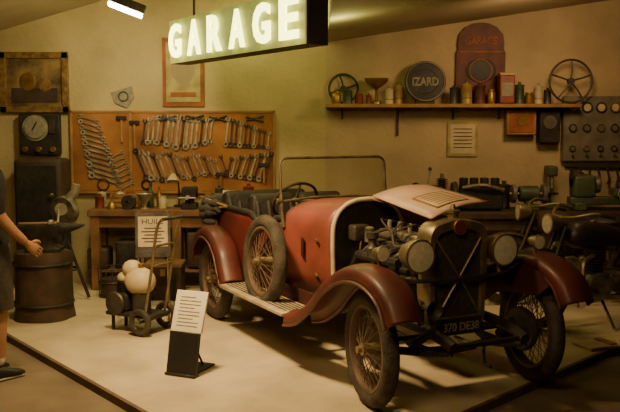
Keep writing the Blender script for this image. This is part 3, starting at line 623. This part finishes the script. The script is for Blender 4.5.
for k in range(7): b.lathe([(0,0),(.065,0),(.065,.006),(0,.006)],(0,0,.17+.022*k),(0,0,1),dsteel,14)
b.cyl((0,0,.32),(0,0,.37),.02,alu); b.done()
b=B('vertical_drill_press'); b.at((2.585,9.12,zt)); b.box((0,0,.015),(.16,.2,.03),green); b.cyl((0,.05,.03),(0,.05,.44),.022,steel); b.box((0,0,.40),(.10,.22,.11),green,bev=.02); b.cyl((0,-.06,.22),(0,-.06,.36),.015,steel); b.box((0,-.02,.16),(.13,.15,.02),dsteel); b.done()
# ---------------------------------------------------------------- motorcycles
def motorcycle(loc,rz,pm):
    mc=empty('motorcycle',loc,rz)
    for nm,x in(('front_wheel',.66),('rear_wheel',-.66)):
        b=B(nm); b.at((x,0,.335)); wheel(b,.335,.04,sm=dsteel,nsp=18,seg=36); b.done(parent=mc)
    b=B('frame')
    for sd in(-1,1):
        b.tube([(.66,sd*.07,.335),(.52,sd*.075,.62),(.42,sd*.06,.88)],.016,pm); b.tube([(-.66,sd*.07,.335),(-.2,sd*.06,.36)],.014,pm); b.tube([(-.66,sd*.07,.335),(-.22,sd*.04,.72)],.012,pm)
    b.tube([(.40,0,.90),(.45,0,.70)],.03,pm); b.tube([(.42,0,.84),(-.22,0,.74),(-.2,0,.34)],.018,pm); b.tube(smooth([(.44,0,.72),(.30,0,.34),(.1,0,.24),(-.2,0,.26)]),.018,pm); b.tube([(-.2,0,.36),(-.2,0,.24)],.018,pm); b.cyl((0.02,.0,.25),(0.02,.20,.015),.012,pm,seg=8)
    b.tube(smooth([(.20,-.34,.98),(.30,-.28,1.0),(.42,-.12,.96),(.42,.12,.96),(.30,.28,1.0),(.20,.34,.98)]),.012,nickel)
    for sd in(-1,1): b.cyl((.16,sd*.355,.975),(.27,sd*.305,.995),.018,tyre)
    b.done(parent=mc)
    b=B('fuel_tank'); b.tube(smooth([(.38,0,.82),(.30,0,.80),(.1,0,.79),(-.1,0,.76),(-.18,0,.75)],4),[.03,.06,.085,.10,.11,.115,.115,.115,.115,.11,.10,.095,.09,.08,.06,.045,.03],pm,16); b.cyl((.12,0,.88),(.12,0,.915),.03,nickel); b.done(parent=mc)
    b=B('saddle'); b.sph((-.34,0,.80),(.19,.14,.05),leather,16); b.sph((-.2,0,.80),(.1,.06,.04),leather,12)
    for sd in(-1,1): b.tube([(-.44,sd*.08,.78),(-.44,sd*.08,.62)],.018,steel)
    b.done(parent=mc)
    b=B('engine'); b.lathe([(0,-.09),(.11,-.09),(.13,-.06),(.13,.06),(.11,.09),(0,.09)],(.08,0,.36),(0,1,0),alu,20); b.cyl((.09,0,.44),(.11,0,.68),.055,dsteel)
    for k in range(8): b.lathe([(0,0),(.085,0),(.085,.007),(0,.007)],(.10,0,.48+.025*k),(.08,0,1),dsteel,16)
    b.box((-.1,0,.40),(.16,.14,.14),alu,bev=.03); b.tube(smooth([(.14,.05,.62),(.26,.09,.55),(.2,.11,.30),(-.3,.13,.26),(-.8,.13,.27)]),.022,nickel); b.lathe([(0,0),(.03,0),(.03,.08),(0,.08)],(0,.05,.58),(0,0,1),brass); b.done(parent=mc)
    b=B('headlamp'); b.lathe([(0,-.07),(.05,-.06),(.075,0),(.08,.05),(.086,.055),(.086,.065),(.075,.07)],(.50,0,.90),(1,0,0),nickel); b.lathe([(.076,.067),(0,.085)],(.50,0,.90),(1,0,0),lens); b.done(parent=mc)
    for nm,cx,a0,a1 in(('front_mudguard',.66,.1,2.3),('rear_mudguard',-.66,.6,3.1)):
        b=B(nm); rows=[]
        for k in range(17):
            t=a0+(a1-a0)*k/16; rows.append([(cx+(.375-.02*s_*s_)*math.cos(t),.055*s_,.335+(.375-.02*s_*s_)*math.sin(t)) for s_ in(-1,-.6,0,.6,1)])
        b.loft(rows,pm,cap=False,closed=False); b.done(parent=mc,solid=.006,ang=60)
    b=B('luggage_rack')
    for sd in(-1,1): b.tube([(-.48,sd*.09,.74),(-.92,sd*.09,.76),(-.96,sd*.09,.74)],.008,dsteel,6); b.tube([(-.85,sd*.09,.75),(-.68,sd*.08,.40)],.008,dsteel,6)
    for x in(-.55,-.7,-.85): b.cyl((x,-.09,.755),(x,.09,.755),.007,dsteel,seg=6)
    b.done(parent=mc)
motorcycle((2.52,7.22,0.003),math.radians(197),M('motorcycle_black',(.03,.024,.02),.45,.1,.3,6))
motorcycle((2.55,8.12,0.003),math.radians(183),M('motorcycle_brown',(.055,.035,.022),.5,.1,.3,6))
b=B('wooden_board'); b.box((2.32,6.55,.014),(.46,.24,.024),cream,rot=(0,0,.35)); b.box((2.32,6.55,.033),(.06,.20,.014),lwood,rot=(0,0,.35)); b.done()

# ---------------------------------------------------------------- person
PX,PY,PZ=-2.25,5.85,-.048
per=empty('visitor_person',(PX,PY,PZ),math.radians(50))
def skinmesh(name,verts,edges,rad,matf,root=0,sub=2):
    me=bpy.data.meshes.new(name+'_t'); me.from_pydata(verts,edges,[]); ob=bpy.data.objects.new(name+'_t',me); bpy.context.scene.collection.objects.link(ob)
    md=ob.modifiers.new('s','SKIN'); md.use_smooth_shade=True; md.branch_smoothing=.4
    for i,r in enumerate(rad):
        sv=me.skin_vertices[0].data[i]; sv.radius=r if isinstance(r,tuple) else (r,r); sv.use_root=(i==root)
    s2=ob.modifiers.new('b','SUBSURF'); s2.levels=sub; s2.render_levels=sub
    dg=bpy.context.evaluated_depsgraph_get(); m2=bpy.data.meshes.new_from_object(ob.evaluated_get(dg)); bpy.data.objects.remove(ob)
    m2.name=name; mats=[]
    for p in m2.polygons:
        m=matf(p.center)
        if m not in mats: mats.append(m)
    m2.materials.clear()
    for m in mats: m2.materials.append(m)
    for p in m2.polygons: p.material_index=mats.index(matf(p.center)); p.use_smooth=True
    o=bpy.data.objects.new(name,m2); bpy.context.scene.collection.objects.link(o); o.parent=per; return o
vs=[(0,0,.98),(0.01,0,1.12),(.0,0,1.30),(-.01,0,1.44),(-.01,0,1.53),(.0,0,1.58),
    (-.01,-.17,1.45),(-.04,-.235,1.33),(-.05,-.25,1.17),(.04,-.265,1.06),(.15,-.27,.96),
    (-.01,.17,1.45),(-.04,.235,1.33),(-.05,.25,1.15),(0,.26,1.02),(.05,.26,.90),
    (.0,-.10,.88),(.02,-.11,.68),(.02,-.115,.50),(.0,-.12,.32),(.0,-.12,.10),
    (.0,.10,.88),(.03,.11,.68),(.05,.115,.50),(.02,.12,.32),(.02,.12,.10)]
es=[(0,1),(1,2),(2,3),(3,4),(4,5),(3,6),(6,7),(7,8),(8,9),(9,10),(3,11),(11,12),(12,13),(13,14),(14,15),(0,16),(16,17),(17,18),(18,19),(19,20),(0,21),(21,22),(22,23),(23,24),(24,25)]
rd=[(.15,.13),(.16,.135),(.17,.125),(.11,.09),.055,.055,.078,.072,.052,.043,.029,.078,.072,.052,.043,.029,.098,.09,.062,.062,.042,.098,.09,.062,.062,.042]
def bm_(c):
    arm=abs(c.y)>.19 and c.z<1.4 and c.z>.85
    if c.z>1.50: return skin
    if arm: return shirt if c.z>1.18 else skin
    if c.z>.93: return shirt
    if c.z>.50: return shorts
    if c.z>.16: return skin
    return sock
skinmesh('body',vs,es,rd,bm_)
b=B('shorts_legs')
for sd,xo in((-1,0),(1,.02)):
    b.tube(smooth([(0,sd*.09,.95),(xo+.01,sd*.105,.75),(xo+.02,sd*.115,.50)],5),[.11,.112,.112,.11,.108,.106,.104,.102,.10,.098,.096],shorts,20,cap=False)
b.lathe([(.150,0),(.158,-.05),(.155,.04),(.15,.06)],(0,0,.96),(0,0,1),shirt,28); b.done(parent=per)
b=B('shoes')
for sd,x in((-1,0),(1,.02)):
    y=sd*.12; rings=[]
    for xx,w,h in((-.085,.025,.07),(-.07,.036,.095),(-.02,.04,.10),(.04,.042,.085),(.10,.048,.062),(.15,.045,.05),(.185,.025,.035)):
        rings.append([(x+xx,y+w*math.cos(t),.006+max(0,h*.5+h*.5*math.sin(t))) for t in [2*PI*k/16 for k in range(16)]])
    b.loft(rings,shoe); b.box((x+.05,y,.010),(.26,.082,.018),dimw,bev=.008)
b.done(parent=per,ang=60)
b=B('head'); 
rings=[]
for z,rx_,ry_,ox in((1.53,.045,.045,-.005),(1.555,.06,.05,.02),(1.575,.078,.056,.022),(1.61,.088,.066,.012),(1.65,.094,.072,.006),(1.69,.098,.076,.0),(1.73,.094,.075,-.004),(1.765,.078,.064,-.008),(1.785,.05,.042,-.01),(1.793,.015,.012,-.01)):
    rings.append([(ox+rx_*math.cos(t),ry_*math.sin(t),z) for t in [2*PI*k/24 for k in range(24)]])
b.loft(rings,skin)
b.tube([(.095,0,1.675),(.112,0,1.645),(.095,0,1.632)],[.008,.014,.008],skin,8)
for sd in(-1,1): b.sph((.002,sd*.078,1.655),(.018,.01,.03),skin,10); b.sph((.088,sd*.03,1.672),(.011,.012,.009),white,10); b.sph((.097,sd*.03,1.672),(.004,.006,.006),ink,8); b.box((.094,sd*.03,1.692),(.01,.034,.006),hair)
b.tube([(.092,-.024,1.605),(.10,0,1.606),(.092,.024,1.605)],.005,posterred,6); b.done(parent=per,ang=70)
b=B('hair'); rings=[]
for z,rx_,ry_,ox in((1.62,.075,.078,-.03),(1.66,.088,.084,-.026),(1.70,.098,.086,-.018),(1.735,.103,.086,-.010),(1.775,.088,.075,-.012),(1.80,.055,.046,-.014),(1.81,.015,.012,-.014)):
    rings.append([(ox+rx_*math.cos(t),ry_*math.sin(t),z) for t in [2*PI*k/24 for k in range(24)]])
b.loft(rings,hair); b.done(parent=per,ang=70)
def hand(nm,w,d,side):
    b=B(nm); w=V(w);d=V(d).normalized(); sd=V((0,1,0)); sd=(sd-d*sd.dot(d)).normalized(); n=d.cross(sd)
    rings=[]
    for t,a,c in((-.02,.026,.024),(.0,.027,.020),(.03,.036,.017),(.06,.042,.016),(.085,.041,.014),(.098,.036,.009)):
        rings.append([w+d*t+n*(a*math.cos(q))+sd*(c*math.sin(q)) for q in [2*PI*k/16 for k in range(16)]])
    b.loft(rings,skin)
    for i,L in enumerate((.062,.074,.078,.070)):
        o=w+d*.088+n*(-.030+.020*i); cu=sd*side
        b.tube(smooth([o-d*.02,o+d*L*.45+cu*.006,o+d*L*.8+cu*.022,o+d*L*.9+cu*.042],3),[.0095,.0095,.0092,.009,.009,.0086,.0082,.008,.0075,.006],skin,8)
    o=w+d*.03+n*.03; b.tube(smooth([o,o+n*.022+d*.022,o+n*.032+d*.05+sd*side*.01,o+n*.03+d*.07+sd*side*.02],3),[.013,.012,.012,.011,.011,.011,.010,.0095,.009,.0065],skin,8)
    b.done(parent=per,ang=70)
hand('hand_right',(.155,-.27,.955),(.11,.01,-.08),1)
hand('hand_left',(.05,.26,.895),(.04,0,-.1),-1)

# ---------------------------------------------------------------- lights
def area(name,loc,tgt,size,e,col,spread=None):
    l=bpy.data.lights.new(name,'AREA'); l.energy=e; l.color=col; l.size=size
    if spread: l.spread=spread
    o=bpy.data.objects.new(name,l); bpy.context.scene.collection.objects.link(o); o.location=loc
    o.rotation_euler=(V(tgt)-V(loc)).to_track_quat('-Z','Y').to_euler(); return o
warm=(1,.68,.31)
area('ceiling_lamp_main',(-1.1,5.2,3.15),(-.45,6.35,0),.35,62,warm,1.7)
area('ceiling_lamp_front',(-.4,2.6,3.1),(.5,7,.6),1.2,40,warm,2.4)
area('ceiling_lamp_right',(2.2,7.4,2.75),(1.9,9.3,1.7),.5,24,(1,.64,.30))
area('flood_light',(-1.70,7.86,2.74),(-2.0,9.3,1.4),.25,30,(1,.80,.38))
for x,y in((-.65,8.80),(-.05,7.95),(.25,7.35)):
    l=bpy.data.lights.new('sign_glow','POINT'); l.energy=9; l.color=(.98,.98,.30); l.shadow_soft_size=.15
    o=bpy.data.objects.new('sign_glow',l); bpy.context.scene.collection.objects.link(o); o.location=(x,y,2.5 if x>0 else 2.75)
w=bpy.data.worlds.new('w'); bpy.context.scene.world=w; w.use_nodes=True; w.node_tree.nodes['Background'].inputs[0].default_value=(1,.8,.5,1); w.node_tree.nodes['Background'].inputs[1].default_value=.05
# ---------------------------------------------------------------- camera
cam=bpy.data.cameras.new('camera'); cam.sensor_width=36; cam.lens=850/620*36
co=bpy.data.objects.new('camera',cam); bpy.context.scene.collection.objects.link(co); co.location=(0,0,1.7); co.rotation_euler=(PI/2-math.atan(78/850),0,0)
bpy.context.scene.camera=co
